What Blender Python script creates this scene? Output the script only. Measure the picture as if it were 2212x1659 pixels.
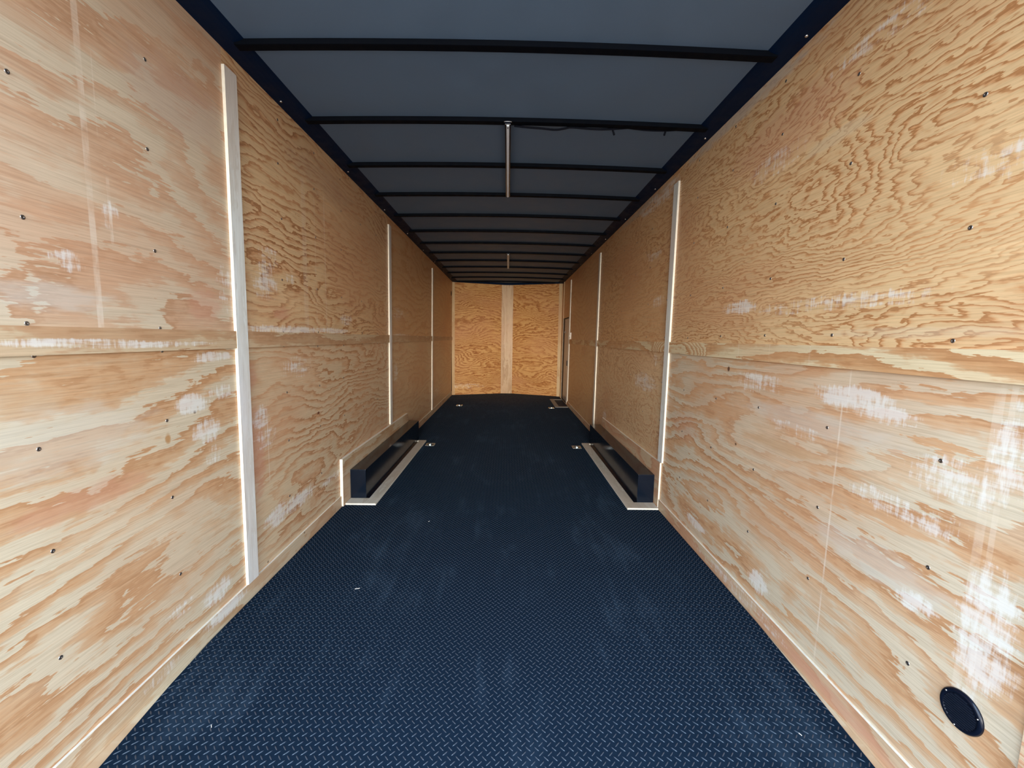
import bpy, bmesh, math, random
from mathutils import Vector, Matrix

# ---------------------------------------------------------------- clear
for o in list(bpy.data.objects):
    bpy.data.objects.remove(o)
C = bpy.context.scene.collection
S = bpy.context.scene
rnd = random.Random(7)

# ---------------------------------------------------------------- camera
F_PX, PITCH, YAW, ROLL, CZ = 900.0, -0.1094, 0.0118, 0.0152, 1.306
cam_d = bpy.data.cameras.new('camera')
cam_d.sensor_fit = 'HORIZONTAL'
cam_d.sensor_width = 36.0
cam_d.lens = F_PX / 2212 * 36.0
cam_d.clip_start = 0.02
cam = bpy.data.objects.new('camera', cam_d)
C.objects.link(cam)
_f = Vector((math.sin(YAW) * math.cos(PITCH), math.cos(YAW) * math.cos(PITCH), math.sin(PITCH)))
_r = Vector((math.cos(YAW), -math.sin(YAW), 0))
_u = _r.cross(_f)
R2 = math.cos(ROLL) * _r + math.sin(ROLL) * _u
U2 = -math.sin(ROLL) * _r + math.cos(ROLL) * _u
M = Matrix((R2, U2, -_f)).transposed().to_4x4()
M.translation = Vector((0, 0, CZ))
cam.matrix_world = M
S.camera = cam

# ---------------------------------------------------------------- light: open rear doorway, daylight sky outside plus an added fill lamp
W = bpy.data.worlds.new('daylight')
S.world = W
W.use_nodes = True
nt = W.node_tree
nt.nodes.clear()
wo = nt.nodes.new('ShaderNodeOutputWorld')
bg = nt.nodes.new('ShaderNodeBackground')
tc = nt.nodes.new('ShaderNodeTexCoord')
sp = nt.nodes.new('ShaderNodeSeparateXYZ')
mr = nt.nodes.new('ShaderNodeMapRange')
mr.inputs['From Min'].default_value = -1
mr.inputs['From Max'].default_value = 1
cr = nt.nodes.new('ShaderNodeValToRGB')
e = cr.color_ramp.elements
e[0].position = 0.0
e[0].color = (0.17, 0.18, 0.20, 1)
e[1].position = 1.0
e[1].color = (0.82, 1.20, 1.75, 1)
for p_, c_ in ((0.47, (0.35, 0.38, 0.42, 1)), (0.52, (0.95, 0.98, 1.0, 1)), (0.66, (0.92, 1.10, 1.34, 1))):
    k = e.new(p_)
    k.color = c_
nt.links.new(tc.outputs['Generated'], sp.inputs[0])
nt.links.new(sp.outputs['Z'], mr.inputs['Value'])
nt.links.new(mr.outputs[0], cr.inputs[0])
nt.links.new(cr.outputs[0], bg.inputs[0])
bg.inputs[1].default_value = 3.35
nt.links.new(bg.outputs[0], wo.inputs[0])

sun_d = bpy.data.lights.new('fill_sun', 'SUN')  # soft lamp added to carry light to the nose wall, no visible sun
sun_d.energy = 3.6
sun_d.angle = math.radians(28)
sun_d.color = (1.0, 0.90, 0.77)
sun = bpy.data.objects.new('fill_sun', sun_d)
C.objects.link(sun)
sun.rotation_euler = Vector((0.0, -1.0, 0.10)).to_track_quat('Z', 'Y').to_euler()

S.view_settings.view_transform = 'Standard'
S.view_settings.look = 'None'
S.view_settings.exposure = 0.75
S.view_settings.gamma = 1.0
S.view_settings.use_curve_mapping = False
S.cycles.max_bounces = 12
S.cycles.diffuse_bounces = 8
S.cycles.glossy_bounces = 5

# ---------------------------------------------------------------- shell measures (metres)
XL, XLb, XR, XRb, H = -1.216, -1.238, 1.184, 1.171, 2.514
FZ = 0.030                     # top of the rubber floor
Y0, YC, YN = 0.30, 9.22, 9.60  # rear opening, side-wall end, nose
CEIL = 2.54
def wl(z): return XLb + (XL - XLb) * z / H
def wr(z): return XRb + (XR - XRb) * z / H
def cz_(x): return CEIL - 0.020 * (x / 1.2) ** 2

# ---------------------------------------------------------------- node helper
class Sk:
    def __init__(s, g, sock): s.g, s.s = g, sock
    def _m(s, op, o=None, clamp=False): return s.g.math(op, s, o, clamp=clamp)
    def __add__(s, o): return s._m('ADD', o)
    __radd__ = __add__
    def __sub__(s, o): return s._m('SUBTRACT', o)
    def __rsub__(s, o): return s.g.math('SUBTRACT', o, s)
    def __mul__(s, o): return s._m('MULTIPLY', o)
    __rmul__ = __mul__
    def __truediv__(s, o): return s._m('DIVIDE', o)
    def fract(s): return s._m('FRACT')
    def abs(s): return s._m('ABSOLUTE')
    def max(s, o): return s._m('MAXIMUM', o)
    def min(s, o): return s._m('MINIMUM', o)
    def clamp(s): return s._m('ADD', 0.0, clamp=True)
    def pow(s, o): return s._m('POWER', o)
class G:
    def __init__(s, mat):
        mat.use_nodes = True
        s.t = mat.node_tree
        s.t.nodes.clear()
        s.out = s.t.nodes.new('ShaderNodeOutputMaterial')
    def n(s, typ): return s.t.nodes.new(typ)
    def put(s, sock, v):
        if v is None: return
        if isinstance(v, Sk): s.t.links.new(v.s, sock)
        elif isinstance(v, (tuple, list)): sock.default_value = (*v, 1.0) if len(sock.default_value) == 4 and len(v) == 3 else v
        else: sock.default_value = v
    def math(s, op, a, b=None, clamp=False):
        k = s.n('ShaderNodeMath'); k.operation = op; k.use_clamp = clamp
        s.put(k.inputs[0], a)
        if b is not None: s.put(k.inputs[1], b)
        return Sk(s, k.outputs[0])
    def xyz(s, x, y, z):
        k = s.n('ShaderNodeCombineXYZ')
        s.put(k.inputs[0], x); s.put(k.inputs[1], y); s.put(k.inputs[2], z)
        return Sk(s, k.outputs[0])
    def pos(s):
        g = s.n('ShaderNodeNewGeometry'); q = s.n('ShaderNodeSeparateXYZ')
        s.t.links.new(g.outputs['Position'], q.inputs[0])
        return [Sk(s, q.outputs[i]) for i in range(3)]
    def noise(s, v, scale=1.0, detail=2.0, rough=0.5, dist=0.0):
        k = s.n('ShaderNodeTexNoise'); s.put(k.inputs['Vector'], v)
        k.inputs['Scale'].default_value = scale; k.inputs['Detail'].default_value = detail
        k.inputs['Roughness'].default_value = rough; k.inputs['Distortion'].default_value = dist
        return Sk(s, k.outputs[0])
    def vor(s, v, scale=1.0):
        k = s.n('ShaderNodeTexVoronoi'); s.put(k.inputs['Vector'], v)
        k.inputs['Scale'].default_value = scale
        return Sk(s, k.outputs['Distance']), Sk(s, k.outputs['Color'])
    def ramp(s, v, stops, interp='LINEAR'):
        k = s.n('ShaderNodeValToRGB'); k.color_ramp.interpolation = interp
        el = k.color_ramp.elements
        while len(el) < len(stops): el.new(0.5)
        for q, (p, c) in zip(el, stops):
            q.position = p; q.color = (*c, 1) if len(c) == 3 else c
        s.put(k.inputs[0], v)
        return Sk(s, k.outputs[0])
    def step(s, v, a, b, lo=0.0, hi=1.0):
        k = s.n('ShaderNodeMapRange'); k.interpolation_type = 'SMOOTHSTEP'
        s.put(k.inputs['Value'], v)
        k.inputs['From Min'].default_value = a; k.inputs['From Max'].default_value = b
        k.inputs['To Min'].default_value = lo; k.inputs['To Max'].default_value = hi
        return Sk(s, k.outputs[0])
    def mix(s, f, a, b, mode='MIX'):
        k = s.n('ShaderNodeMix'); k.data_type = 'RGBA'; k.blend_type = mode
        s.put(k.inputs[0], f); s.put(k.inputs[6], a); s.put(k.inputs[7], b)
        return Sk(s, k.outputs[2])
    def bump(s, h, dist=0.001, strength=1.0):
        k = s.n('ShaderNodeBump'); s.put(k.inputs['Height'], h)
        k.inputs['Distance'].default_value = dist; k.inputs['Strength'].default_value = strength
        return Sk(s, k.outputs[0])
    def bsdf(s, col, rough=0.5, metal=0.0, normal=None, spec=0.5, coat=0.0, coat_rough=0.2):
        k = s.n('ShaderNodeBsdfPrincipled')
        s.put(k.inputs['Base Color'], col); s.put(k.inputs['Roughness'], rough)
        s.put(k.inputs['Metallic'], metal); s.put(k.inputs['Normal'], normal)
        s.put(k.inputs['Specular IOR Level'], spec)
        k.inputs['Coat Weight'].default_value = coat; k.inputs['Coat Roughness'].default_value = coat_rough
        s.t.links.new(k.outputs[0], s.out.inputs[0])
        return k

def srgb(r, g, b):
    f = lambda c: (c / 255 / 12.92) if c / 255 <= 0.04045 else ((c / 255 + 0.055) / 1.055) ** 2.4
    return (f(r), f(g), f(b))

def plain(name, col, rough=0.5, metal=0.0, spec=0.5, var=0.06, vs=30):
    m = bpy.data.materials.new(name); g = G(m)
    x, y, z = g.pos()
    n = g.noise(g.xyz(x, y, z), vs, 3)
    c = g.mix(1.0, col, g.ramp(n, [(0.3, (1 - var,) * 3), (0.7, (1 + var,) * 3)]), 'MULTIPLY')
    g.bsdf(c, g.step(n, .3, .7, rough * .9, min(1, rough * 1.1)), metal, None, spec)
    return m

def ply(name, axes='yz', seed=0.0, n=6.0, k=5.0, fa=0.7, fc=2.4, wob=0.14, cream=(0.62, 0.47, 0.30), tan=(0.50, 0.27, 0.13),
        dark=(0.38, 0.18, 0.075), fine=0.0, scuff_glare=(), lines=(), contrast=1.0, rough=0.42, specks=True, blobs=(), ln=0.3, stains=()):
    """plywood face veneer: contour-like growth rings stretched along the grain"""
    m = bpy.data.materials.new(name); g = G(m)
    P = dict(zip('xyz', g.pos()))
    A, Cc = P[axes[0]], P[axes[1]]
    lo = g.noise(g.xyz(A * fa, Cc * fc, seed), 1.0, 1.2, 0.45, 0.35)
    mid = g.noise(g.xyz(A * (fa * 3.0), Cc * (fc * 3.6), seed + 9.1), 1.0, 3.0, 0.58, 0.8)
    jag = g.noise(g.xyz(A * 7.0, Cc * 70.0, seed + 3.3), 1.0, 4.0, 0.65)
    curl = g.noise(g.xyz(A * 11.0, Cc * 16.0, seed + 13.3), 1.0, 2.5, 0.55, 0.5)
    ring = lo * n + Cc * k + mid * (wob * n) + (jag - 0.5) * (1.0 + 0.6 * fine) + (curl - 0.5) * (0.7 + 1.2 * fine)
    for a0, c0, ra, rc, amt in blobs:                      # local swirls in the veneer
        d = ((A - a0) / ra).pow(2.0) + ((Cc - c0) / rc).pow(2.0)
        ring = ring + g.step(d, 0.0, 1.0, amt, 0.0)
    saw = ring.fract()
    f = g.ramp(saw, [(0.0, (0.0,) * 3), (0.34, (0.10,) * 3), (0.50, (0.62,) * 3), (0.78, (0.72,) * 3), (0.93, (1.0,) * 3), (0.985, (0.9,) * 3), (1.0, (0.0,) * 3)])
    thin = g.ramp(saw, [(0.0, (0.0,) * 3), (0.45, (0.06,) * 3), (0.66, (0.32,) * 3), (0.84, (1.0,) * 3), (0.95, (0.85,) * 3), (1.0, (0.0,) * 3)])
    f = (f * (1.0 - ln) + thin * ln) * contrast
    amp = g.noise(g.xyz(A * 0.8, Cc * 2.6, seed + 21), 1.0, 2.0)
    f = f * g.step(amp, 0.25, 0.58, 0.5, 1.0)
    c = g.mix(g.step(f, 0.0, 0.75), cream, tan)
    c = g.mix(g.step(f, 0.72, 1.0, 0.0, 0.75), c, dark)
    tone = g.noise(g.xyz(A * 0.9, Cc * 1.7, seed + 40), 1.0, 2.0)
    c = g.mix(g.step(tone, 0.42, 0.72, 0.0, 0.55), c, g.mix(0.55, tan, (0.60, 0.30, 0.16)))
    pale = g.noise(g.xyz(A * 1.3, Cc * 4.0, seed + 52), 1.0, 3.0, 0.6)
    c = g.mix(g.step(pale, 0.52, 0.74, 0.0, 0.5), c, tuple(min(.8, v_ * 1.12) for v_ in cream))
    fib = g.noise(g.xyz(A * 5.0, Cc * 210.0, seed + 5), 1.0, 3.0, 0.65)
    c = g.mix(1.0, c, g.ramp(fib, [(0.25, (0.80, 0.77, 0.74)), (0.5, (1, 1, 1)), (0.78, (1.13, 1.13, 1.13))]), 'MULTIPLY')
    dash = g.noise(g.xyz(A * 16.0, Cc * 420.0, seed + 15), 1.0, 2.0, 0.5)
    c = g.mix(g.step(dash, 0.66, 0.74, 0.0, 0.35), c, dark)
    if specks:
        d, _ = g.vor(g.xyz(A * 3.1, Cc * 4.2, seed + 2), 1.0)
        c = g.mix(g.step(d, 0.018, 0.035, 0.8, 0.0), c, (0.10, 0.045, 0.02))
    for a0, c0, ra, rc, amt, col in stains:                # resin, knots and weathered patches
        wv = g.noise(g.xyz(A * 14.0, Cc * 40.0, seed + 81), 1.0, 3.0)
        d = ((A - a0) / ra).pow(2.0) + ((Cc - c0) / rc).pow(2.0) + (wv - 0.5) * 1.6
        c = g.mix(g.step(d, 0.1, 1.0, amt, 0.0), c, col)
    rg = g.step(fib, 0.3, 0.7, rough - 0.06, rough + 0.08)
    # press lines across the grain
    for a0, w, c0, c1, amt in lines:
        br = g.noise(g.xyz(A * 40.0, Cc * 14.0, seed + a0 * 7), 1.0, 3.0)
        mk = g.step((A - a0 + (Cc - 1.3) * 0.004).abs(), w * 0.45, w * 0.6, 1.0, 0.0) * g.step(Cc, c0 - .03, c0, 0.0, 1.0) * g.step(Cc, c1, c1 + .03, 1.0, 0.0)
        c = g.mix(mk * g.step(br, 0.3, 0.62, 0.05, amt * 0.55), c, (0.78, 0.66, 0.52))
    # pale scuff marks, sky glare off the varnish painted in as white
    if scuff_glare:
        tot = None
        for a0, c0, ra, rc, amt in scuff_glare:
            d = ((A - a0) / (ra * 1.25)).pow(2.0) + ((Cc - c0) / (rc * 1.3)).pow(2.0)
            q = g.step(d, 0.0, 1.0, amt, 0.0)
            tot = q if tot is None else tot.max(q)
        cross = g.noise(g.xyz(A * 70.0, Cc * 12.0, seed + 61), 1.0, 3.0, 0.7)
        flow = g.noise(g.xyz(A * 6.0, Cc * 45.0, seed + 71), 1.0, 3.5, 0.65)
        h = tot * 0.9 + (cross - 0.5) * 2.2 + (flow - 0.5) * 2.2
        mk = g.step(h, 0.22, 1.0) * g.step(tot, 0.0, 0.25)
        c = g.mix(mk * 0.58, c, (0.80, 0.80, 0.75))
    hgt = fib * 0.5 + f * 0.6
    g.bsdf(c, rg, 0.0, g.bump(hgt, 0.0006, 0.35), 0.3)
    return m

def rubber(name, raised):
    m = bpy.data.materials.new(name); g = G(m)
    x, y, z = g.pos()
    grit = g.noise(g.xyz(x, y, z), 700.0, 2.0)
    dust = g.noise(g.xyz(x * 2.2, y * 1.3, 0.0), 1.0, 4.0, 0.6)
    stre = g.noise(g.xyz(x * 14.0, y * 2.0, 4.0), 1.0, 3.0, 0.6)
    dm = g.step(dust * 0.6 + stre * 0.4, 0.50, 0.68, 0.0, 0.7)
    c = g.mix(dm, (0.0075, 0.0155, 0.0280), (0.023, 0.041, 0.064))
    if raised:
        c = g.mix(0.5, c, (0.036, 0.054, 0.078))
        g.bsdf(c, 0.36, 0.0, None, 0.9)
    else:
        g.bsdf(c, 0.8, 0.0, g.bump(grit, 0.0004, 0.6), 0.0)
    return m

M_RUB = rubber('diamond_rubber', False)
M_TREAD = rubber('diamond_rubber_tread', True)
M_CEIL = plain('ceiling_liner', (0.104, 0.160, 0.235), 0.62, 0.0, 0.3, 0.04, 6)
M_BEAM = plain('painted_steel_beam', (0.0006, 0.0018, 0.0045), 0.7, 0.0, 0.08, 0.10, 20)
M_COVE = plain('painted_cove', (0.0006, 0.0085, 0.0300), 0.6, 0.0, 0.12, 0.08, 12)
M_BOX = plain('gloss_black_steel', (0.0035, 0.007, 0.014), 0.17, 0.0, 0.30, 0.05, 8)
M_PLAST = plain('black_plastic', (0.003, 0.005, 0.012), 0.22, 0.0, 0.35, 0.05, 60)
M_VOID = plain('dark_gap', (0.003, 0.003, 0.005), 0.6, 0.0, 0.3, 0.05, 60)  # darkness of the door gaps, put in as near-black colour
M_GRILLE = plain('black_louvres', (0.008, 0.011, 0.020), 0.35, 0.0, 0.5, 0.05, 60)
M_ZINC = plain('zinc_plate', (0.62, 0.72, 0.75), 0.26, 1.0, 0.5, 0.05, 90)
M_SCREW = plain('screw_steel', (0.30, 0.28, 0.26), 0.30, 0.95, 0.5, 0.1, 200)
M_BRIGHT = plain('bright_screw', (0.75, 0.75, 0.74), 0.25, 1.0, 0.5, 0.05, 200)
M_DIFF = plain('frosted_diffuser', (0.86, 0.93, 1.0), 0.35, 0.0, 0.5, 0.03, 20)
M_CABLE = plain('black_cable', (0.003, 0.004, 0.008), 0.8, 0.0, 0.1, 0.05, 60)
M_ALU = plain('aluminium_trim', (0.42, 0.42, 0.43), 0.38, 0.8, 0.5, 0.08, 50)
M_DOOR = plain('door_skin', (0.52, 0.48, 0.43), 0.35, 0.0, 0.5, 0.08, 5)
M_STEP = plain('dull_metal', (0.20, 0.19, 0.18), 0.5, 0.0, 0.4, 0.08, 50)
M_SWITCH = plain('ivory_plastic', (0.80, 0.77, 0.70), 0.4, 0.0, 0.5, 0.02, 50)
M_OUTER = plain('outer_skin', (0.03, 0.03, 0.035), 0.5, 0.2, 0.5, 0.05, 5)
M_SHAV = plain('pale_wood_shaving', (0.7, 0.68, 0.62), 0.6, 0.0, 0.3, 0.05, 80)

# ---------------------------------------------------------------- mesh helpers
def link(name, bm, mat, parent=None, origin=None, smooth=False):
    bmesh.ops.recalc_face_normals(bm, faces=bm.faces)
    me = bpy.data.meshes.new(name)
    if smooth:
        for f in bm.faces: f.smooth = True
    vs = [v.co for v in bm.verts]
    if origin is None:
        origin = Vector(((min(v.x for v in vs) + max(v.x for v in vs)) / 2, (min(v.y for v in vs) + max(v.y for v in vs)) / 2, min(v.z for v in vs)))
    origin = Vector(origin)
    for v in bm.verts: v.co -= origin
    bm.to_mesh(me); bm.free()
    for mm in (mat if isinstance(mat, (list, tuple)) else [mat]): me.materials.append(mm)
    o = bpy.data.objects.new(name, me); C.objects.link(o)
    if parent is not None:
        o.parent = parent
        o.location = origin - WL[parent.name]
    else:
        o.location = origin
    WL[o.name] = origin.copy()
    return o
WL = {}
def empty(name, loc, label, cat, group=None):
    o = bpy.data.objects.new(name, None); C.objects.link(o); o.location = loc
    o.empty_display_size = 0.05
    WL[o.name] = Vector(loc)
    return tag(o, label, cat, group)
def tag(o, label, cat, group=None):
    o['label'] = label; o['category'] = cat
    if group: o['group'] = group
    return o
def struct(o, label=None, cat=None):
    o['kind'] = 'structure'
    if label: o['label'] = label
    if cat: o['category'] = cat
    return o

def hexa(bm, pts):
    """8 points: bottom ring 0-3, top ring 4-7"""
    v = [bm.verts.new(p) for p in pts]
    fs = []
    for f in ((0, 1, 2, 3), (4, 5, 6, 7), (0, 1, 5, 4), (1, 2, 6, 5), (2, 3, 7, 6), (3, 0, 4, 7)):
        fs.append(bm.faces.new([v[i] for i in f]))
    return fs
def box(bm, x0, x1, y0, y1, z0, z1):
    return hexa(bm, [(x0, y0, z0), (x1, y0, z0), (x1, y1, z0), (x0, y1, z0), (x0, y0, z1), (x1, y0, z1), (x1, y1, z1), (x0, y1, z1)])
def bev(bm, w=0.002, seg=2):
    bmesh.ops.bevel(bm, geom=list(bm.edges), offset=w, segments=seg, affect='EDGES', profile=0.6)
def wallbox(bm, side, y0, y1, z0, z1, o0, o1):
    """box following the side wall; o = distance inward from the wall face"""
    if side < 0: X = lambda z, o: wl(z) + o
    else: X = lambda z, o: wr(z) - o
    return hexa(bm, [(X(z0, o0), y0, z0), (X(z0, o1), y0, z0), (X(z0, o1), y1, z0), (X(z0, o0), y1, z0),
                     (X(z1, o0), y0, z1), (X(z1, o1), y0, z1), (X(z1, o1), y1, z1), (X(z1, o0), y1, z1)])
def lathe(bm, prof, segs, cen, ax_r, ax_u, ax_n):
    """profile of (radius, height) swept about ax_n"""
    cen, ax_r, ax_u, ax_n = map(Vector, (cen, ax_r, ax_u, ax_n))
    rings = []
    for r, h in prof:
        if r < 1e-6: rings.append([bm.verts.new(cen + ax_n * h)]); continue
        rings.append([bm.verts.new(cen + ax_r * (r * math.cos(2 * math.pi * i / segs)) + ax_u * (r * math.sin(2 * math.pi * i / segs)) + ax_n * h) for i in range(segs)])
    for a, b in zip(rings, rings[1:]):
        for i in range(segs):
            j = (i + 1) % segs
            if len(a) == 1 and len(b) == 1: continue
            if len(a) == 1: bm.faces.new((a[0], b[i], b[j]))
            elif len(b) == 1: bm.faces.new((a[i], a[j], b[0]))
            else: bm.faces.new((a[i], a[j], b[j], b[i]))
def tube(bm, pts, r, segs=8):
    pts = [Vector(p) for p in pts]; rings = []
    for i, p in enumerate(pts):
        d = (pts[min(i + 1, len(pts) - 1)] - pts[max(i - 1, 0)]).normalized()
        a = d.cross(Vector((0, 0, 1)))
        if a.length < 1e-3: a = d.cross(Vector((1, 0, 0)))
        a.normalize(); b = d.cross(a)
        rings.append([bm.verts.new(p + a * (r * math.cos(2 * math.pi * k / segs)) + b * (r * math.sin(2 * math.pi * k / segs))) for k in range(segs)])
    for a, b in zip(rings, rings[1:]):
        for k in range(segs):
            bm.faces.new((a[k], a[(k + 1) % segs], b[(k + 1) % segs], b[k]))
    bm.faces.new(rings[0]); bm.faces.new(rings[-1])

# ---------------------------------------------------------------- plywood materials, one per sheet
CRL, TNL = (0.64, 0.50, 0.35), (0.52, 0.315, 0.18)      # left, pale pink-grey sheet
LEFT_EDGES = [Y0, 1.895, 4.335, 6.775, YC]
RIGHT_EDGES = [Y0, 3.02, 5.465, 7.95, YC]
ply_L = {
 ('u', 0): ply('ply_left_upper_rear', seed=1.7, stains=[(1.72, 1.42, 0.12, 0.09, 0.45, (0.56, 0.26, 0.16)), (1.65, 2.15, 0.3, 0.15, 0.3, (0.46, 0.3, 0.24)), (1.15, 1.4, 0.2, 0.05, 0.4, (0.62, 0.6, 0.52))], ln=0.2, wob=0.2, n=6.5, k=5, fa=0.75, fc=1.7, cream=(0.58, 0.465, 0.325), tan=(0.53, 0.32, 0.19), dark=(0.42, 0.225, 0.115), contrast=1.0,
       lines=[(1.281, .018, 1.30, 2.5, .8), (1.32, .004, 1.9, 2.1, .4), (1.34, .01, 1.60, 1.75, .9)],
       scuff_glare=[(1.86, 1.50, .07, .10, .5), (1.34, 1.66, .03, .04, .7), (1.2, 1.50, .05, .03, .8)]),
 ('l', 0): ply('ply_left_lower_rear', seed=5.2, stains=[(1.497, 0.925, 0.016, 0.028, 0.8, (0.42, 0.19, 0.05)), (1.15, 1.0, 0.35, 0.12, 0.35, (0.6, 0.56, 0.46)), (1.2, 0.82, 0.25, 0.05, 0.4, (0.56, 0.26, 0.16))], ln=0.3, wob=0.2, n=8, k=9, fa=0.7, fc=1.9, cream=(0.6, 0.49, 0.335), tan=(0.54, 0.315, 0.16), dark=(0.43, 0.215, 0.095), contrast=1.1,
       scuff_glare=[(1.63, 1.03, .09, .045, 1.1), (1.70, .91, .09, .05, 1.1), (1.75, 1.21, .13, .022, .9), (1.78, 1.06, .1, .03, .6), (1.72, .80, .05, .04, .6), (1.70, .20, .09, .05, .9), (1.5, .25, .08, .03, .5)]),
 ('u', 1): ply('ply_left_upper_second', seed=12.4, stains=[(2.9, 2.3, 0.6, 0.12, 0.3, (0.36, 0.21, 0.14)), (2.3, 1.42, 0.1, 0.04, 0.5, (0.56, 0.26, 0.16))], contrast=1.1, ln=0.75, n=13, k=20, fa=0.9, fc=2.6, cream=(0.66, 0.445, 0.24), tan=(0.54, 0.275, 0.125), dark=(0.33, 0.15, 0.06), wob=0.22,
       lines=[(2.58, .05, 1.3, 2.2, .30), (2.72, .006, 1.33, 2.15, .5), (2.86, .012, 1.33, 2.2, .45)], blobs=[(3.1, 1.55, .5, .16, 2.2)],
       scuff_glare=[(2.16, 1.57, .12, .09, .7), (2.2, 1.70, .1, .06, .5), (2.35, 1.335, .45, .022, .95), (2.95, 1.34, .3, .02, .9), (3.2, 1.43, .12, .05, .55), (2.4, 1.62, .06, .03, .5)]),
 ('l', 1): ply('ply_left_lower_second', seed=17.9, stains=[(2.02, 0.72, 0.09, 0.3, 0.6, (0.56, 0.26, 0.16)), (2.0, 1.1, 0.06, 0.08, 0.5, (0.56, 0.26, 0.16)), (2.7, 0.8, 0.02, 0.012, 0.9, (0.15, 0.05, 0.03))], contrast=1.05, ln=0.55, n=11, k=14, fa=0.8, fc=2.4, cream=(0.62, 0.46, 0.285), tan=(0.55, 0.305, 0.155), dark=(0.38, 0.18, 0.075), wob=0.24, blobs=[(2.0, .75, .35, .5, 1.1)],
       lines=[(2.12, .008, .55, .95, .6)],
       scuff_glare=[(2.07, .89, .07, .06, .9), (2.18, .33, .12, .06, 1.0), (2.42, .33, .22, .05, .95), (2.1, .79, .1, .07, .5), (2.45, 1.12, .2, .06, .55), (3.85, .33, .4, .035, .8), (2.9, .30, .2, .03, .6)]),
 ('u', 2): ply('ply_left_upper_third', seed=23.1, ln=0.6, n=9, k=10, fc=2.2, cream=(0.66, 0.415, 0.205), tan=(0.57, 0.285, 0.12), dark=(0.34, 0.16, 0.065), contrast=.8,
       scuff_glare=[(4.8, 1.32, .5, .02, .8), (4.7, 1.55, .3, .08, .5)]),
 ('l', 2): ply('ply_left_lower_third', seed=28.7, ln=0.6, n=9, k=9, fc=2.2, cream=(0.66, 0.46, 0.26), tan=(0.57, 0.31, 0.15), dark=(0.36, 0.185, 0.085), contrast=.7, scuff_glare=[(4.6, .9, .1, .12, .6)]),
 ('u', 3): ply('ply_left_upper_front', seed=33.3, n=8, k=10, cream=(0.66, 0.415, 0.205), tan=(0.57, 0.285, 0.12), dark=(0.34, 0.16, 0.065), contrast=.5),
 ('l', 3): ply('ply_left_lower_front', seed=38.6, n=8, k=10, cream=(0.66, 0.46, 0.26), tan=(0.57, 0.31, 0.15), dark=(0.36, 0.185, 0.085), contrast=.5, scuff_glare=[(7.2, .35, .4, .1, .5)]),
}
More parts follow.
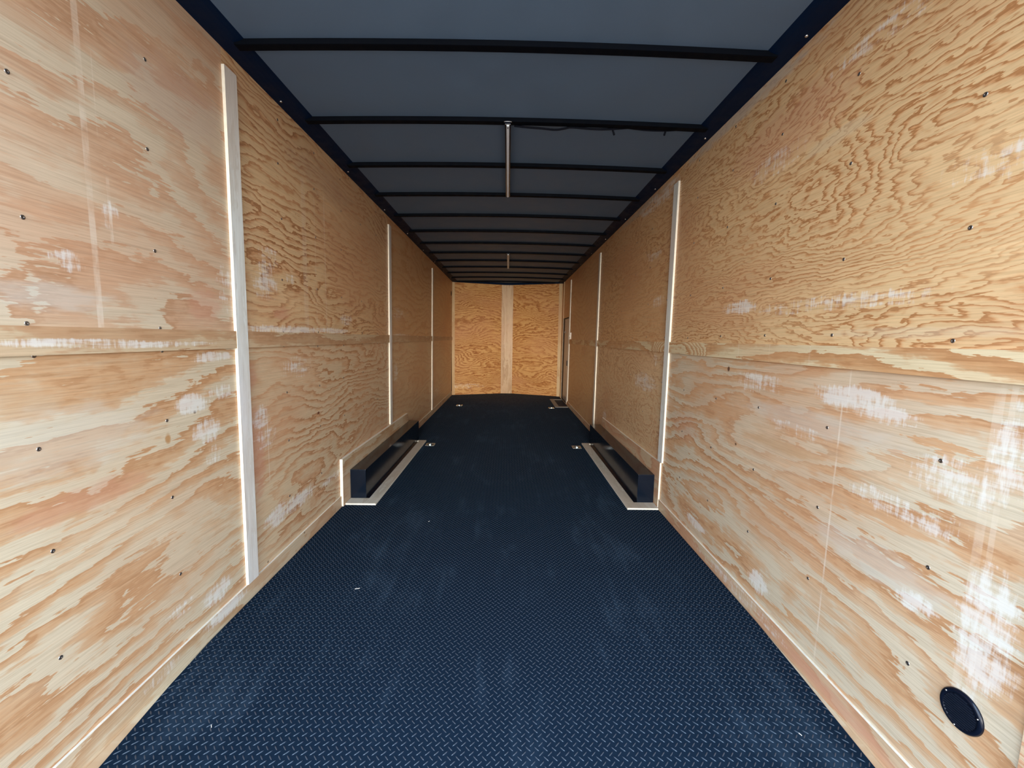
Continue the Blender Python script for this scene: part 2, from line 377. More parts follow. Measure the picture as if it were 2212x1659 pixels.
ply_R = {
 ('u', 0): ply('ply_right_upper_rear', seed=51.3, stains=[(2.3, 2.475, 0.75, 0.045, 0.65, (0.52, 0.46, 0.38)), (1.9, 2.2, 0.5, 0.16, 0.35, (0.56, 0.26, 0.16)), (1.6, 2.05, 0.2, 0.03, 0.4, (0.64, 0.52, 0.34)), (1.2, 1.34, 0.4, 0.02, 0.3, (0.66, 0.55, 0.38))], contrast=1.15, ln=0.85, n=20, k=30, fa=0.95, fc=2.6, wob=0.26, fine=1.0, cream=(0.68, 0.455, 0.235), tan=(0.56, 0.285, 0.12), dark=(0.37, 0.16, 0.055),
       scuff_glare=[(2.15, 1.48, .16, .035, .95), (1.55, 1.45, .5, .03, .45), (1.95, 2.1, .2, .06, .5), (1.35, 2.3, .35, .04, .5), (1.0, 1.75, .2, .05, .5)]),
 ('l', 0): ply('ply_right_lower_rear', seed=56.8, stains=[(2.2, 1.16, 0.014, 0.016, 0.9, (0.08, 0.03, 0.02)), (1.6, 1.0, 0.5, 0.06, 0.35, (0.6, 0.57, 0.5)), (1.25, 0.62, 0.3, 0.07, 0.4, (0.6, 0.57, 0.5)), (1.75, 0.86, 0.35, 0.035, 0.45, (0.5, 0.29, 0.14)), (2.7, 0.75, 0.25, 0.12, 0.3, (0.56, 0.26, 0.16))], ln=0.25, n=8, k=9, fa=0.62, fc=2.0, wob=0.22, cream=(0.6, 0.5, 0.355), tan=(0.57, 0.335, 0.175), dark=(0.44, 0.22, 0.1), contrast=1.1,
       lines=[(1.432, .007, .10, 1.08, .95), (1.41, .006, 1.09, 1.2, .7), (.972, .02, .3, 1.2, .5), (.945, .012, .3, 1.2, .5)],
       scuff_glare=[(1.40, 1.12, .16, .045, 1.15), (1.27, 1.09, .12, .03, 1.0), (1.05, .95, .12, .06, .7), (.93, 1.05, .05, .12, .8), (.93, .60, .07, .18, 1.0), (2.45, .19, .14, .03, 1.1), (1.80, .20, .08, .05, 1.1), (1.10, .57, .06, .03, 1.0), (1.95, 1.12, .2, .05, .6), (1.18, .82, .2, .04, .6), (1.65, .95, .2, .03, .4)]),
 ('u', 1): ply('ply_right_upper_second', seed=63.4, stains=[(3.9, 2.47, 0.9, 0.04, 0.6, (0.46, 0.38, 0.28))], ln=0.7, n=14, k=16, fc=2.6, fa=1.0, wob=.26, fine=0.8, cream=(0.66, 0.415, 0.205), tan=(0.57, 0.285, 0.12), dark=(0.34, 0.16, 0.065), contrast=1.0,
       scuff_glare=[(3.4, 2.42, .6, .06, .7), (3.5, 2.0, .2, .05, .5), (3.3, 1.6, .15, .05, .6)]),
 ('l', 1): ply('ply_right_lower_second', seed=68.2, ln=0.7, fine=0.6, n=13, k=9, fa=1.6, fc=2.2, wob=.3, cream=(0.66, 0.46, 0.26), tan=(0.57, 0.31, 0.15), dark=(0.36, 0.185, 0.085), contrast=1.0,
       scuff_glare=[(3.55, .95, .3, .08, .75), (3.3, 1.15, .05, .06, .6), (4.9, .40, .1, .08, .6)]),
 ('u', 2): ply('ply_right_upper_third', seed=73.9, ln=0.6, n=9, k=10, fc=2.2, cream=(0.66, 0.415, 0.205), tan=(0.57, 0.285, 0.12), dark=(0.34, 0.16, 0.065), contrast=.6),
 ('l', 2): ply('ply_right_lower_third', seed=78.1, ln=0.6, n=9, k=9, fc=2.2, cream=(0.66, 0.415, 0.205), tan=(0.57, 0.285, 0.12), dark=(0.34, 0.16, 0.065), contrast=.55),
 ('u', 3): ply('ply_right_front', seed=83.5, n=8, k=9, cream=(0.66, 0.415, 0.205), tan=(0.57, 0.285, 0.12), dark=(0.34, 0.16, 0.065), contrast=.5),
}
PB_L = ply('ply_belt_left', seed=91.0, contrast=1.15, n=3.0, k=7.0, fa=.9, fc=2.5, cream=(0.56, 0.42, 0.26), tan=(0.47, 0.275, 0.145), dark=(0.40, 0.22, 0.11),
           scuff_glare=[(1.45, 1.265, .35, .012, .8), (1.2, 1.275, .25, .012, .8)])
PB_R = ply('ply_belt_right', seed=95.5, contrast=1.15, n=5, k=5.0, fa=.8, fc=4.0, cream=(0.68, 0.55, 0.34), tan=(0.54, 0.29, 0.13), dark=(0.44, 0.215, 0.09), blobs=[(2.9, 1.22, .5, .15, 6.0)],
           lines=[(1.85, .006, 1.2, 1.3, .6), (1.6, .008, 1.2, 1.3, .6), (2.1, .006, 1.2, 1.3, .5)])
PBASE_L = ply('ply_base_left', seed=101.0, n=5.0, k=6.0, fa=1.1, fc=3.0, cream=(0.60, 0.49, 0.33), tan=(0.50, 0.315, 0.17), dark=(0.4, 0.22, 0.1), scuff_glare=[(1.75, .09, .15, .03, 1.0), (1.4, .08, .1, .02, .6)])
PBASE_R = ply('ply_base_right', seed=107.0, stains=[(1.35, 0.06, 0.35, 0.03, 0.55, (0.6, 0.3, 0.19))], n=5.0, k=6.0, fa=1.1, fc=3.0, cream=(0.58, 0.45, 0.29), tan=(0.54, 0.30, 0.17), dark=(0.40, 0.21, 0.11), scuff_glare=[(2.0, .07, .5, .03, .5)])
PTRIM = ply('ply_trim', axes='zy', seed=111.0, n=3.0, k=5.0, fa=.9, fc=9.0, cream=(0.76, 0.78, 0.73), tan=(0.68, 0.67, 0.60), dark=(0.56, 0.54, 0.46), specks=False, contrast=.7)
PEDGE = plain('ply_cut_edge', (0.72, 0.67, 0.56), 0.6, 0, 0.3, 0.06, 60)
PFRAME = ply('ply_floor_strip', seed=117.0, axes='yx', n=3.0, k=5.0, fa=1.2, fc=8.0, cream=(0.56, 0.54, 0.46), tan=(0.46, 0.41, 0.32), dark=(0.34, 0.27, 0.19), specks=False, contrast=.8)
PNOSE = [ply('ply_nose_left', axes='xz', seed=121.0, fine=0.3, ln=0.55, n=13, k=18, fa=1.0, fc=2.4, wob=.16, cream=(0.58, 0.325, 0.12), tan=(0.43, 0.185, 0.055), dark=(0.27, 0.09, 0.018), contrast=1.45, scuff_glare=[(-1.0, .22, .5, .06, .5)]),
         ply('ply_nose_right', axes='xz', seed=126.0, fine=0.3, ln=0.55, n=13, k=15, fa=1.0, fc=2.4, wob=.16, cream=(0.57, 0.315, 0.115), tan=(0.42, 0.18, 0.05), dark=(0.26, 0.085, 0.018), contrast=1.45, blobs=[(.5, .5, .5, .22, 3.0)])]
PPOST = ply('ply_nose_post', axes='zx', seed=131.0, n=4.0, k=4.0, fa=.6, fc=6.0, cream=(0.52, 0.35, 0.19), tan=(0.43, 0.26, 0.12), dark=(0.34, 0.18, 0.07), specks=False)
PCORN = ply('ply_corner_trim', axes='zx', seed=137.0, n=3.0, k=4.0, fa=.6, fc=6.0, cream=(0.56, 0.40, 0.22), tan=(0.48, 0.30, 0.14), dark=(0.4, 0.22, 0.1), specks=False, contrast=.7)

# ---------------------------------------------------------------- floor
EL = [(Y0, -1.130), (0.8, -1.165), (1.13, -1.189), (1.4, -1.214), (1.63, -1.226), (3.3, -1.226), (YC, -1.224)]
ER = [(Y0, 1.100), (0.8, 1.118), (1.14, 1.132), (1.45, 1.147), (1.76, 1.158), (3.3, 1.160), (YC, 1.160)]
def edge_at(E_, y):
    for (y0, x0), (y1, x1) in zip(E_, E_[1:]):
        if y <= y1: return x0 + (x1 - x0) * (y - y0) / (y1 - y0)
    return E_[-1][1] * max(0.0, 1 - (y - YC) / (YN - YC))
top = [(x, y, FZ) for y, x in EL] + [(-0.125, YN, FZ), (0.125, YN, FZ)] + [(x, y, FZ) for y, x in reversed(ER)]
V = list(top) + [(p[0], p[1], FZ - 0.006) for p in top]
n = len(top)
Fs = [list(range(n)), list(range(2 * n - 1, n - 1, -1))] + [[i, n + i, n + (i + 1) % n, (i + 1) % n] for i in range(n)]
MI = [0] * len(Fs)
# raised diagonal treads, two directions alternating row by row
PX, PY, BL_, BW_, BH_ = 0.0270, 0.0150, 0.0106, 0.0019, 0.0014
q7 = math.sqrt(.5)
ny = int((YN - .05 - 0.9) / PY)
for r_ in range(ny):
    y = 0.9 + r_ * PY
    sg = 1 if r_ % 2 else -1
    xl, xr = edge_at(EL, y) + .004, edge_at(ER, y) - .004
    k0 = math.ceil((xl - (PX / 2 if sg > 0 else 0)) / PX)
    k1 = math.floor((xr - (PX / 2 if sg > 0 else 0)) / PX)
    for k in range(k0, k1 + 1):
        x = k * PX + (PX / 2 if sg > 0 else 0)
        jl = BL_ * (1 + rnd.uniform(-.07, .07))
        b = len(V)
        for a_, c_, h_ in ((-1, 0, 0), (-.5, 1, 0), (.5, 1, 0), (1, 0, 0), (.5, -1, 0), (-.5, -1, 0), (-.55, 0, 1), (.55, 0, 1)):
            a_ *= jl; c_ *= BW_
            px = x + (a_ - c_ * sg) * q7
            V.append((min(max(px, xl - .003), xr + .003), y + (a_ * sg + c_) * q7, FZ + .00005 + h_ * BH_))
        Fs += [[b, b + 1, b + 6], [b + 1, b + 2, b + 7, b + 6], [b + 2, b + 3, b + 7], [b + 3, b + 4, b + 7], [b + 4, b + 5, b + 6, b + 7], [b + 5, b, b + 6]]
        MI += [1] * 6
me = bpy.data.meshes.new('floor'); me.from_pydata(V, [], Fs)
me.materials.append(M_RUB); me.materials.append(M_TREAD)
me.polygons.foreach_set('material_index', MI)
bmx = bmesh.new(); bmx.from_mesh(me); bmesh.ops.recalc_face_normals(bmx, faces=[f for f in bmx.faces if f.material_index == 0])
for f in bmx.faces:
    if f.material_index == 1 and f.normal.z < 0: f.normal_flip()
bmx.to_mesh(me); bmx.free()
floor = bpy.data.objects.new('floor', me); C.objects.link(floor); WL['floor'] = Vector((0, 0, 0))
struct(floor, 'black diamond-tread rubber floor mat', 'floor')
bm = bmesh.new()
hexa(bm, [(XLb - .02, Y0, -.03), (XRb + .02, Y0, -.03), (XRb + .02, YN + .03, -.03), (XLb - .02, YN + .03, -.03),
          (XLb - .02, Y0, FZ - .0065), (XRb + .02, Y0, FZ - .0065), (XRb + .02, YN + .03, FZ - .0065), (XLb - .02, YN + .03, FZ - .0065)])
struct(link('floor_deck', bm, PBASE_L, floor))

# ---------------------------------------------------------------- side walls
T = 0.010
def screw_mesh():
    bm = bmesh.new()
    lathe(bm, [(0.0, .0004), (.0022, .0005), (.0028, .0014), (.0048, .0014), (.0060, 0.0006), (.0060, -.004), (0, -.004)], 14, (0, 0, 0), (0, 1, 0), (0, 0, 1), (1, 0, 0))
    bmesh.ops.recalc_face_normals(bm, faces=bm.faces)
    me = bpy.data.meshes.new('screw'); bm.to_mesh(me); bm.free(); me.materials.append(M_SCREW)
    for p in me.polygons: p.use_smooth = True
    return me
SCREW = screw_mesh()
def add_screw(side, y, z, parent, off=0.0):
    o = bpy.data.objects.new('screw', SCREW); C.objects.link(o); o.parent = parent
    x = wl(z) + off if side < 0 else wr(z) - off
    o.location = Vector((x, y, z)) - WL[parent.name]
    if side > 0: o.rotation_euler = (0, 0, math.pi)

def side_wall(side, name, edges, mats, label):
    bm = bmesh.new()
    if side < 0: wallbox(bm, side, Y0, YC + .35, -.03, CEIL + .02, -.05, -T)
    else: wallbox(bm, side, Y0, YC + .35, -.03, CEIL + .02, -.05, -T)
    root = struct(link(name, bm, M_OUTER), label, 'wall')
    for i in range(4):
        a, b = edges[i] + .001, edges[i + 1] - .001
        zz = [('l', FZ - .006, 1.262), ('u', 1.264, H)]
        if side > 0 and i == 3:
            # sheet with the doorway cut out of it: header, then two jambs
            bm = bmesh.new()
            wallbox(bm, side, a, b, 1.735, H, -T, 0)
            wallbox(bm, side, a, 8.10, FZ - .006, 1.735, -T, 0)
            wallbox(bm, side, 8.86, b, FZ - .006, 1.735, -T, 0)
            link('plywood_panel', bm, mats[('u', 3)], root)
            continue
        for k, z0, z1 in zz:
            bm = bmesh.new(); wallbox(bm, side, a, b, z0, z1, -T, 0)
            p = link('plywood_panel', bm, mats[(k, i)], root)
            y = 1.093
            cols = []
            while y < 5.3: cols.append(y); y += 0.4085
            rows = [.39, .70, .99, 1.236] if k == 'l' else [1.325, 1.595, 1.92, 2.21, 2.43]
            for cy in cols:
                if a + .03 < cy < b - .03:
                    for rz in rows:
                        if i > 1 and k == 'u' and rz > 2.3: continue
                        if side < 0 and 3.1 < cy and rz < .45: continue
                        if side > 0 and 3.1 < cy and rz < .45: continue
                        add_screw(side, cy + rnd.uniform(-.012, .012), rz + rnd.uniform(-.012, .012), p)
    return root
wall_l = side_wall(-1, 'wall_left', LEFT_EDGES, ply_L, 'left side wall of plywood sheets')
wall_r = side_wall(1, 'wall_right', RIGHT_EDGES, ply_R, 'right side wall of plywood sheets')

trim_no = [0]
def trim(bm, mat, label, name=None):
    trim_no[0] += 1
    return struct(link(name or 'trim_%d' % trim_no[0], bm, mat), label, 'trim')

def batten(side, y0, y1, z0, z1, th, mat, label, taper=False):
    """flat plywood batten whose near cut edge shows bright plies"""
    bm = bmesh.new()
    X = (lambda z, o: wl(z) + o) if side < 0 else (lambda z, o: wr(z) - o)
    fs = wallbox(bm, side, y0, y1, z0, z1, 0.0, th)
    for f in fs: f.material_index = 0
    fs[2].material_index = 1      # face towards the rear opening
    fs[4].material_index = 1
    return trim(bm, [mat, PEDGE], label)

# belts (horizontal strips over the sheet joint), in lengths between the battens
BL = [(Y0, 1.893), (1.975, 4.330), (4.415, 6.770), (6.86, YC)]
for i, (a, b) in enumerate(BL):
    bm = bmesh.new(); fs = wallbox(bm, -1, a, b, 1.243, 1.319, 0, .011); fs[1].material_index = 1; trim(bm, [PB_L, PEDGE], 'horizontal plywood belt on the left wall, length %d from the rear' % (i + 1))
BR = [(Y0, 3.013), (3.10, 5.46), (5.545, 7.945)]
for i, (a, b) in enumerate(BR):
    bm = bmesh.new(); fs = wallbox(bm, 1, a, b, 1.218, 1.296, 0, .011); fs[1].material_index = 1; trim(bm, [PB_R, PEDGE], 'horizontal plywood belt on the right wall, length %d from the rear' % (i + 1))
# vertical battens
for i, y in enumerate((1.893, 4.330, 6.772)):
    bot = (.112, .385, .112)[i]
    batten(-1, y, y + .080, bot, (2.43, 2.42, 2.39)[i], .013, PTRIM, 'pale vertical plywood batten on the left wall, number %d from the rear' % (i + 1))
for i, y in enumerate((3.015, 5.462, 7.95)):
    bot = (.395, .112, .112)[i]
    batten(1, y, y + .080, bot, 2.41, .013, PTRIM, 'pale vertical plywood batten on the right wall, number %d from the rear' % (i + 1))
batten(1, .745, .828, .112, 2.46, .010, PBASE_R, 'vertical plywood batten beside the rear opening on the right wall')
batten(-1, .745, .828, .112, 2.46, .010, PBASE_L, 'vertical plywood batten beside the rear opening on the left wall')

# baseboards
bm = bmesh.new()
for a, b in ((Y0, 1.937), (1.938, 3.02), (5.07, YC)):
    fs = wallbox(bm, -1, a, b, FZ - .006, .112, 0, .009)
    fs[1].material_index = 1
struct(link('baseboard_left', bm, [PBASE_L, PEDGE]), 'low plywood kick strip along the left wall', 'baseboard')
bm = bmesh.new()
for a, b in ((Y0, 3.04), (4.99, 7.90)):
    fs = wallbox(bm, 1, a, b, FZ - .006, .106, 0, .009)
    fs[1].material_index = 1
struct(link('baseboard_right', bm, [PBASE_R, PEDGE]), 'low plywood kick strip along the right wall', 'baseboard')

# ---------------------------------------------------------------- nose wall
CX0, CX1 = -.148, .112
wf = None
bm = bmesh.new()
def slab(bm, p, q, z0, z1, t):
    p, q = Vector((*p, 0)), Vector((*q, 0)); d = (q - p).normalized(); n = Vector((-d.y, d.x, 0)) * t
    hexa(bm, [(*(v.xy), z) for z in (z0, z1) for v in (p, q, q + n, p + n)])
slab(bm, (XLb - .05, YC + .09), (0, YN + .12), -.03, CEIL + .02, .03)
slab(bm, (0, YN + .12), (XRb + .05, YC + .09), -.03, CEIL + .02, .03)
wf = struct(link('wall_front', bm, M_OUTER), 'shallow V nose wall of two plywood sheets', 'wall')
for i, (p, q) in enumerate((((XL - .01, YC), (CX0, YN + .012)), ((CX1, YN + .012), (XR + .005, YC - .03)))):
    bm = bmesh.new(); slab(bm, p, q, FZ - .006, H, .01)
    link('plywood_panel', bm, PNOSE[i], wf)
bm = bmesh.new(); box(bm, CX0, CX1, YN - .004, YN + .012, FZ, H)
trim(bm, PPOST, 'wide pale plywood strip up the middle of the nose wall')
bm = bmesh.new(); slab(bm, (wl(1.2) + .004, YC - .012), (wl(1.2) + .062, YC + .006), FZ, H - .01, .012)
trim(bm, PCORN, 'narrow plywood strip up the front left corner')
bm = bmesh.new(); slab(bm, (wr(1.2) - .075, YC - .020), (wr(1.2) - .006, YC - .042), FZ, H - .01, .012)
trim(bm, PCORN, 'narrow plywood strip up the front right corner')
bm = bmesh.new(); wallbox(bm, 1, 8.93, 8.99, FZ, H - .01, 0, .011)
trim(bm, PCORN, 'thin plywood strip on the right wall between side door and nose')

# ---------------------------------------------------------------- ceiling
bm = bmesh.new()
NX = 16
rows = [Y0, YC + .45]
g_ = [[bm.verts.new((-1.20 + 2.38 * i / NX, y, cz_(-1.2 + 2.38 * i / NX) + dz)) for i in range(NX + 1)] for y in rows for dz in (0, .02)]
for i in range(NX):
    bm.faces.new((g_[0][i], g_[0][i + 1], g_[2][i + 1], g_[2][i]))
    bm.faces.new((g_[1][i], g_[3][i], g_[3][i + 1], g_[1][i + 1]))
    bm.faces.new((g_[0][i], g_[1][i], g_[1][i + 1], g_[0][i + 1]))
    bm.faces.new((g_[2][i], g_[2][i + 1], g_[3][i + 1], g_[3][i]))
bm.faces.new((g_[0][0], g_[2][0], g_[3][0], g_[1][0])); bm.faces.new((g_[0][NX], g_[1][NX], g_[3][NX], g_[2][NX]))
ceil = struct(link('ceiling', bm, M_CEIL, smooth=False), 'grey-blue roof liner above the beams', 'ceiling')

def cove(side):
    """dark curved rail where wall and roof meet"""
    bm = bmesh.new()
    xw = XL if side < 0 else XR
    prof = []
    for k in range(7):
        a = k / 6 * math.pi / 2
        prof.append((xw - side * (.012 + .100 * math.sin(a) * 1.0), 2.502 + .034 * (1 - math.cos(a)) * .9 + .0))
    prof = [(xw + side * .006, 2.500)] + prof + [(xw - side * .112, 2.545), (xw + side * .006, 2.545)]
    ring = [[bm.verts.new((x, y, z)) for x, z in prof] for y in (Y0, YC + .02)]
    n = len(prof)
    for i in range(n):
        j = (i + 1) % n; bm.faces.new((ring[0][i], ring[0][j], ring[1][j], ring[1][i]))
    bm.faces.new(ring[0]); bm.faces.new(list(reversed(ring[1])))
    o = trim(bm, M_COVE, 'black steel rail where the %s wall meets the roof' % ('left' if side < 0 else 'right'))
    ys = [2.306 + .91 * i for i in range(8)] if side < 0 else [1.76 + .843 * i for i in range(9)]
    for y in ys:
        bm = bmesh.new()
        lathe(bm, [(0, .004), (.004, .0035), (.0065, .001), (.0065, -.004), (0, -.004)], 12, (xw - side * .030, y, 2.500), (1, 0, 0), (0, 1, 0), (0, 0, -1))
        link('screw', bm, M_BRIGHT, o, smooth=True)
cove(-1); cove(1)

# roof beams, one object each
def beam_mesh():
    bm = bmesh.new(); N = 12; w = .042
    prof = [(0, 0), (0, -.0215), (.002, -.0225), (w - .002, -.0225), (w, -.0215), (w, 0)]
    xs = [XL + .065 + (XR - XL - .13) * i / N for i in range(N + 1)]
    rings = [[bm.verts.new((x, y, cz_(x) + z - .0005 - CEIL)) for y, z in prof] for x in xs]
    for a, b in zip(rings, rings[1:]):
        for k in range(6):
            bm.faces.new((a[k], a[(k + 1) % 6], b[(k + 1) % 6], b[k]))
    bm.faces.new(rings[0]); bm.faces.new(rings[-1])
    bmesh.ops.recalc_face_normals(bm, faces=bm.faces)
    me = bpy.data.meshes.new('roof_beam'); bm.to_mesh(me); bm.free(); me.materials.append(M_BEAM)
    return me
BM = beam_mesh()
ordn = ['first', 'second', 'third', 'fourth', 'fifth', 'sixth', 'seventh', 'eighth', 'ninth', 'tenth', 'eleventh', 'twelfth', 'thirteenth']
for i in range(13):
    o = bpy.data.objects.new('roof_beam', BM); C.objects.link(o)
    o.location = (0, 1.881 + .61 * i, CEIL)
    extra = {0: ', nearest the viewer', 1: ', with a cable slung along it', 12: ', right above the nose wall'}.get(i, '')
    tag(o, 'black steel roof beam, %s counted from the rear%s' % (ordn[i], extra), 'beam', 'black steel roof beams')
# header above the nose wall
bm = bmesh.new()
slab(bm, (XL + .01, YC - .045), (0, YN - .03), 2.497, 2.538, .04)
slab(bm, (0, YN - .03), (XR - .01, YC - .075), 2.497, 2.538, .04)
trim(bm, M_COVE, 'black header rail above the nose wall')

# ---------------------------------------------------------------- ceiling lights
def ceiling_light(x, y0, y1, label):
    zb = 2.5165
    root = empty('ceiling_light', (x, (y0 + y1) / 2, zb), label, 'ceiling light', 'strip lights along the roof centre')
    bm = bmesh.new(); box(bm, x - .017, x + .017, y0, y1, zb - .014, zb); bev(bm, .002)
    link('housing', bm, M_PLAST, root)
    bm = bmesh.new()
    N = 8; r = .0085
    prof = [(x + r * math.cos(math.pi * k / N), zb - .014 - r * .9 * math.sin(math.pi * k / N)) for k in range(N + 1)]
    ring = [[bm.verts.new((a, y, b)) for a, b in prof] for y in (y0 + .006, y1 - .006)]
    for k in range(N): bm.faces.new((ring[0][k], ring[0][k + 1], ring[1][k + 1], ring[1][k]))
    bm.faces.new(ring[0]); bm.faces.new(list(reversed(ring[1]))); bm.faces.new((ring[0][0], ring[1][0], ring[1][N], ring[0][N]))
    link('diffuser', bm, M_DIFF, root, smooth=False)
    bm = bmesh.new(); tube(bm, [(x + .016 * math.cos(a) * 1.3, y0 - .006 - .006 * math.sin(a), zb - .004) for a in [math.pi * q / 6 for q in range(7)]], .002, 6)
    link('mounting_clip', bm, M_ALU, root)
    bm = bmesh.new(); lathe(bm, [(0, .0075), (.003, .007), (.004, .004), (0, .003)], 10, (x, y0 + .022, zb - .0185), (1, 0, 0), (0, 1, 0), (0, 0, -1))
    link('screw', bm, M_PLAST, root, smooth=True)
ceiling_light(-.016, 2.492, 3.70, 'slim white strip light in a black channel on the roof, the near one')
ceiling_light(-.010, 6.152, 7.38, 'slim pale strip light far along the roof, near the nose')

# cable slung under the second beam
bm = bmesh.new()
pts = []
for i in range(61):
    x = .02 + 1.06 * i / 60
    sag = .010 * abs(math.sin(x * 9.3)) + .010 * math.exp(-((x - .27) / .07) ** 2)
    pts.append((x, 2.5365 + .5 * sag, 2.519 - sag * .9))
tube(bm, pts, .0055, 6)
cb = empty('cable', (.55, 2.55, 2.50), 'black cable slung along the second roof beam', 'cable')
link('wire', bm, M_CABLE, cb, smooth=True)
for x, dx, l in ((.585, .014, .028), (.897, -.008, .024)):
    bm = bmesh.new()
    tube(bm, [(x, 2.538, 2.515), (x + dx * .3, 2.543, 2.508), (x + dx, 2.546, 2.510 - l)], .0055, 6)
    link('cable_tie', bm, M_CABLE, cb)

# ---------------------------------------------------------------- wheel boxes
def wheel_box(side, y0, y1, xin, zt, f0, f1, fx_out, fx_in, w0, w1, wz0, wz1, label):
    s = side
    X = (lambda z, o: wl(z) + o) if s < 0 else (lambda z, o: wr(z) - o)
    xw = X(.15, 0)
    xo = -1.2135 if s < 0 else 1.158
    root = empty('wheel_box', ((xw + xin) / 2, (y0 + y1) / 2, FZ), label, 'wheel box', 'black wheel boxes along the walls')
    bm = bmesh.new()
    box(bm, min(xo, xin), max(xo, xin), y0, y1, FZ + .002, zt)
    bev(bm, .003, 2)
    link('box_cover', bm, M_BOX, root)
    bm = bmesh.new()        # flat flange lying on the floor round the box
    a, b = sorted((xin, fx_in + s * .004))
    box(bm, a, b, y0 - .002, f1 - .04, FZ + .0005, FZ + .004)
    link('floor_flange', bm, M_BOX, root)
    zf = FZ + .013
    # plywood floor strips: front, side, back, mitred as a U
    def strip(pts, nm, near=2):
        bm = bmesh.new()
        fs = hexa(bm, [(*p, FZ + .0002) for p in pts] + [(*p, zf) for p in pts])
        for f in fs:
            if f.calc_center_median().z < zf - .001: f.material_index = 1
        o = link(nm, bm, [PFRAME, PEDGE], root); return o
    xb = xo
    strip([(xb, f0), (fx_out, f0), (fx_out, y0 - .003), (xb, y0 - .003)], 'floor_strip')
    strip([(fx_in, y0 - .002), (fx_out, y0 - .002), (fx_out, f1 - .041), (fx_in, f1 - .041)], 'floor_strip')
    strip([(xin - s * .004, f1 - .040), (fx_out, f1 - .040), (fx_out, f1), (xin - s * .004, f1)], 'floor_strip')
    # wall board behind the box
    bm = bmesh.new()
    z0_ = FZ + .001
    th = .0215 if s < 0 else .0125
    fs = hexa(bm, [(X(z0_, 0), w0, z0_), (X(z0_, th), w0, z0_), (X(z0_, th), w1, z0_), (X(z0_, 0), w1, z0_),
              (X(wz0, 0), w0, wz0), (X(wz0, th), w0, wz0), (X(wz1, th), w1, wz1), (X(wz1, 0), w1, wz1)])
    fs[2].material_index = 1; fs[1].material_index = 1; fs[4].material_index = 1
    trim(bm, [PBASE_L if s < 0 else PBASE_R, PEDGE], 'low plywood board on the wall behind the %s wheel box' % ('left' if s < 0 else 'right'))
wheel_box(-1, 3.165, 5.12, -1.093, .271, 3.055, 5.035, -.985, -1.068, 3.024, 5.067, .393, .372, 'black wheel box against the left wall with plywood floor strips')
wheel_box(1, 3.135, 5.05, 1.030, .266, 3.020, 4.985, .923, 1.004, 3.046, 4.985, .388, .365, 'black wheel box against the right wall with plywood floor strips')

# ---------------------------------------------------------------- tie-down rings recessed in the floor
def tie_down(x, y, label, w=.108, l=.125):
    root = empty('tie_down_ring', (x, y, FZ), label, 'tie-down ring', 'zinc tie-down rings in the floor')
    bm = bmesh.new()
    # plate with a dished recess
    z1 = FZ + .003
    def loop(hw, hl, z, r, n=5):
        P = []
        for cx, cy, a0 in ((hw - r, hl - r, 0), (-hw + r, hl - r, 90), (-hw + r, -hl + r, 180), (hw - r, -hl + r, 270)):
            for k in range(n):
                a = math.radians(a0 + 90 * k / (n - 1)); P.append(bm.verts.new((x + cx + r * math.cos(a), y + cy + r * math.sin(a), z)))
        return P
    Ls = [loop(w / 2, l / 2, FZ - .004, .008), loop(w / 2, l / 2, z1, .008), loop(w / 2 - .014, l / 2 - .020, z1, .030), loop(w / 2 - .024, l / 2 - .032, FZ - .003, .026)]
    for a, b in zip(Ls, Ls[1:]):
        for k in range(len(a)):
            j = (k + 1) % len(a); bm.faces.new((a[k], a[j], b[j], b[k]))
    bm.faces.new(Ls[-1])
    link('plate', bm, M_ZINC, root)
    bm = bmesh.new()
    pts = [(x - .021, y - .024, FZ + .004), (x - .022, y + .010, FZ + .004)] + [(x - .022 * math.cos(a), y + .010 + .020 * math.sin(a), FZ + .004) for a in [math.pi * q / 10 for q in range(1, 10)]] + [(x + .022, y + .010, FZ + .004), (x + .021, y - .024, FZ + .004), (x - .021, y - .024, FZ + .004)]
    tube(bm, pts, .0045, 8)
    link('ring', bm, M_ZINC, root, smooth=True)
    bm = bmesh.new(); box(bm, x - .012, x + .012, y - .034, y - .018, FZ + .001, FZ + .011); bev(bm, .003)
    link('bracket', bm, M_ZINC, root)
    for sx in (-1, 1):
        for sy in (-1, 1):
            bm = bmesh.new(); lathe(bm, [(0, .0035), (.003, .003), (.005, .0), (.005, -.003), (0, -.003)], 10, (x + sx * (w / 2 - .010), y + sy * (l / 2 - .010), z1), (1, 0, 0), (0, 1, 0), (0, 0, 1))
            link('screw', bm, M_BRIGHT, root, smooth=True)
tie_down(-.905, 4.872, 'zinc tie-down ring in the floor beside the left wheel box')
tie_down(.835, 4.830, 'zinc tie-down ring in the floor beside the right wheel box')
tie_down(-.895, 7.79, 'zinc tie-down ring in the floor near the front left corner', .115, .14)
tie_down(.826, 7.63, 'zinc tie-down ring in the floor near the side door', .105, .13)

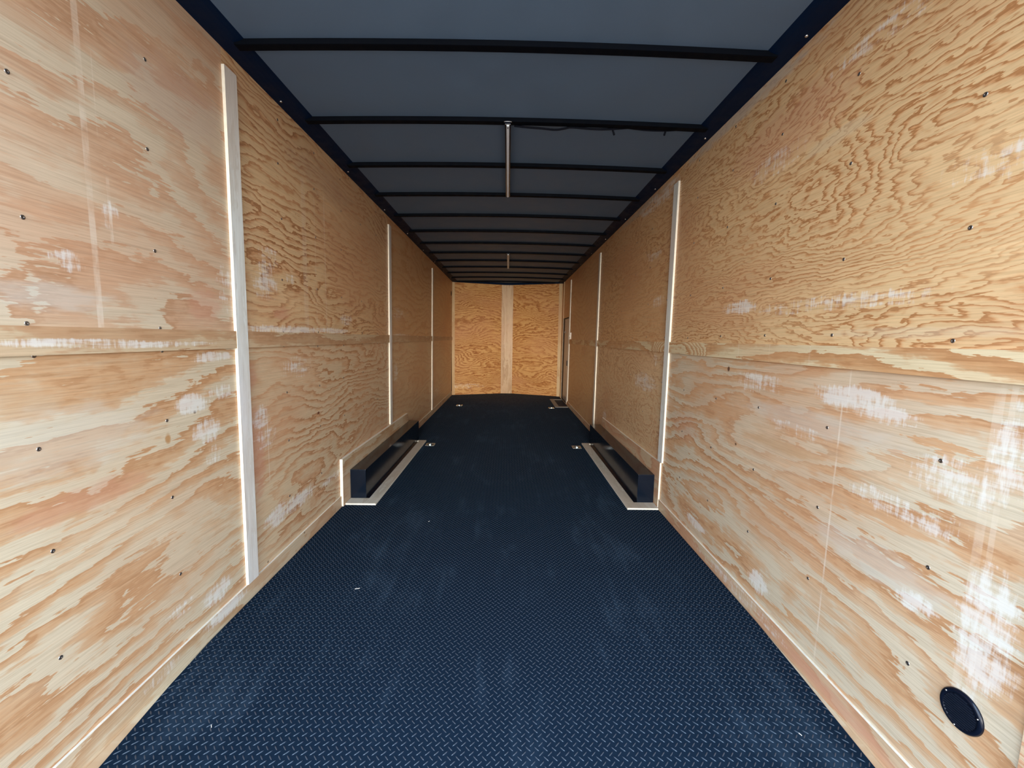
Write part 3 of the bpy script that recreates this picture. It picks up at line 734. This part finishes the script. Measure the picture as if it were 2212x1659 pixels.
# ---------------------------------------------------------------- round wall vent
VY, VZ, VR = .955, .377, .0510
vx = wr(VZ)
vent = empty('wall_vent', (vx, VY, VZ), 'round black louvred vent low on the right wall', 'vent')
bm = bmesh.new()
lathe(bm, [(VR, 0), (VR, .003), (VR - .002, .006), (VR - .005, .0075), (VR - .010, .0075), (VR - .0125, .0045), (VR - .0125, 0), (VR, 0)], 48, (vx, VY, VZ), (0, 1, 0), (0, 0, 1), (-1, 0, 0))
link('rim', bm, M_PLAST, vent, smooth=True)
bm = bmesh.new()
lathe(bm, [(0, .0015), (VR - .012, .0015), (VR - .012, .0005), (0, .0005)], 40, (vx, VY, VZ), (0, 1, 0), (0, 0, 1), (-1, 0, 0))
n_ = 13; rr = VR - .0125
for i in range(n_):
    zc = -rr + (i + .5) * 2 * rr / n_
    hw = math.sqrt(max(0, rr * rr - zc * zc)) - .0005
    if hw < .004: continue
    h2 = .0018
    hexa(bm, [(vx - .0015, VY - hw, VZ + zc - h2), (vx - .0080, VY - hw, VZ + zc - h2 - .0014), (vx - .0080, VY + hw, VZ + zc - h2 - .0014), (vx - .0015, VY + hw, VZ + zc - h2),
              (vx - .0015, VY - hw, VZ + zc + .0006), (vx - .0080, VY - hw, VZ + zc - .0008), (vx - .0080, VY + hw, VZ + zc - .0008), (vx - .0015, VY + hw, VZ + zc + .0006)])
link('louvre_grille', bm, M_GRILLE, vent)
for a in (38, 158, 278):
    a = math.radians(a)
    bm = bmesh.new(); lathe(bm, [(0, .0095), (.0014, .0091), (.0022, .0078), (.0022, .005), (0, .005)], 12, (vx, VY + (VR - .0072) * math.cos(a), VZ + (VR - .0072) * math.sin(a)), (0, 1, 0), (0, 0, 1), (-1, 0, 0))
    link('screw', bm, M_BRIGHT, vent, smooth=True)

# ---------------------------------------------------------------- side door
def wbox(y0, y1, z0, z1, o0, o1):
    bm = bmesh.new(); wallbox(bm, 1, y0, y1, z0, z1, o0, o1); return bm
d1 = struct(link('door_1', wbox(8.112, 8.66, .075, 1.705, -.008, .002), M_DOOR), 'narrow grey side door in the right wall near the nose', 'door')
link('door_gap', wbox(8.661, 8.858, .04, 1.715, -.008, .0025), M_VOID, d1)  # near-black slab standing in for the shaded gap beside the door
link('door_frame', wbox(8.862, 8.900, .035, 1.735, .0005, .006), M_STEP, d1)
link('door_gap', wbox(8.103, 8.86, 1.708, 1.733, -.006, .0035), M_VOID, d1)  # dark strip painting in the gap above the door
link('door_frame', wbox(8.098, 8.111, .035, 1.733, .0005, .006), M_SWITCH, d1)
link('kick_plate', wbox(8.13, 8.65, .075, .16, .0025, .0045), M_ALU, d1)
link('door_latch', wbox(8.145, 8.185, .785, .885, .0025, .018), M_PLAST, d1)
link('door_knob', wbox(8.58, 8.63, 1.43, 1.46, .0025, .016), M_PLAST, d1)
bm = bmesh.new()
for k in range(9):
    zc = 1.49 + k * .022
    tube(bm, [(wr(zc) - .006, 8.56, zc), (wr(zc) - .010, 8.564, zc + .009)], .0035, 6)
link('door_chain', bm, M_BRIGHT, d1)

# step well frame
sw = empty('step_frame', (1.03, 8.25, FZ), 'low metal step frame on the floor inside the side door', 'step frame')
bm = bmesh.new()
for a in ((.905, .985, 7.70, 8.74), (.985, 1.155, 7.70, 7.80), (.985, 1.155, 8.66, 8.74)): box(bm, a[0], a[1], a[2], a[3], FZ + .0005, FZ + .008)
link('frame', bm, M_STEP, sw)
bm = bmesh.new(); box(bm, .986, 1.155, 7.801, 8.659, FZ + .0005, FZ + .002)
link('step_pad', bm, M_COVE, sw)

# light switch
y_, z_ = 7.835, 1.365
ls = empty('light_switch', (wr(z_), y_, z_ - .057), 'ivory light switch on the right wall beside the side door', 'light switch')
bm = bmesh.new(); wallbox(bm, 1, y_ - .036, y_ + .036, z_ - .060, z_ + .060, .0003, .013)
link('cover_plate', bm, M_SWITCH, ls)
bm = bmesh.new(); wallbox(bm, 1, y_ - .006, y_ + .006, z_ - .012, z_ + .006, .013, .032)
link('toggle', bm, M_SWITCH, ls)

# small dark clearance-light cap high in the front left corner
bm = bmesh.new(); lathe(bm, [(0, .010), (.030, .009), (.036, .004), (.036, .0002), (0, .0002)], 20, (wl(2.235), 9.05, 2.235), (0, 1, 0), (0, 0, 1.4), (1, 0, 0))
tag(link('marker_cap', bm, M_PLAST, smooth=True), 'small dark oval cap high on the left wall near the nose', 'cap')

# ---------------------------------------------------------------- pale shavings on the mat
def shaving(x, y, l, a, label):
    bm = bmesh.new()
    d = Vector((math.cos(a), math.sin(a), 0)) * l
    p = Vector((x, y, FZ + .0018))
    tube(bm, [p - d, p - d * .3 + Vector((0, 0, .0012)), p + d * .4, p + d + Vector((0, 0, .001))], .0011, 5)
    tag(link('wood_shaving', bm, M_SHAV), label, 'wood shaving', 'pale wood shavings on the mat')
shaving(-.745, 1.995, .012, .3, 'curled pale wood shaving on the mat left of centre')
shaving(-.53, 2.78, .006, .9, 'tiny pale shaving on the mat beyond the curled one')
shaving(.975, 1.22, .005, 2.0, 'pale chip on the mat close to the lower right wall')
shaving(-.95, 1.24, .005, 2.2, 'pale chip on the mat close to the lower left wall')
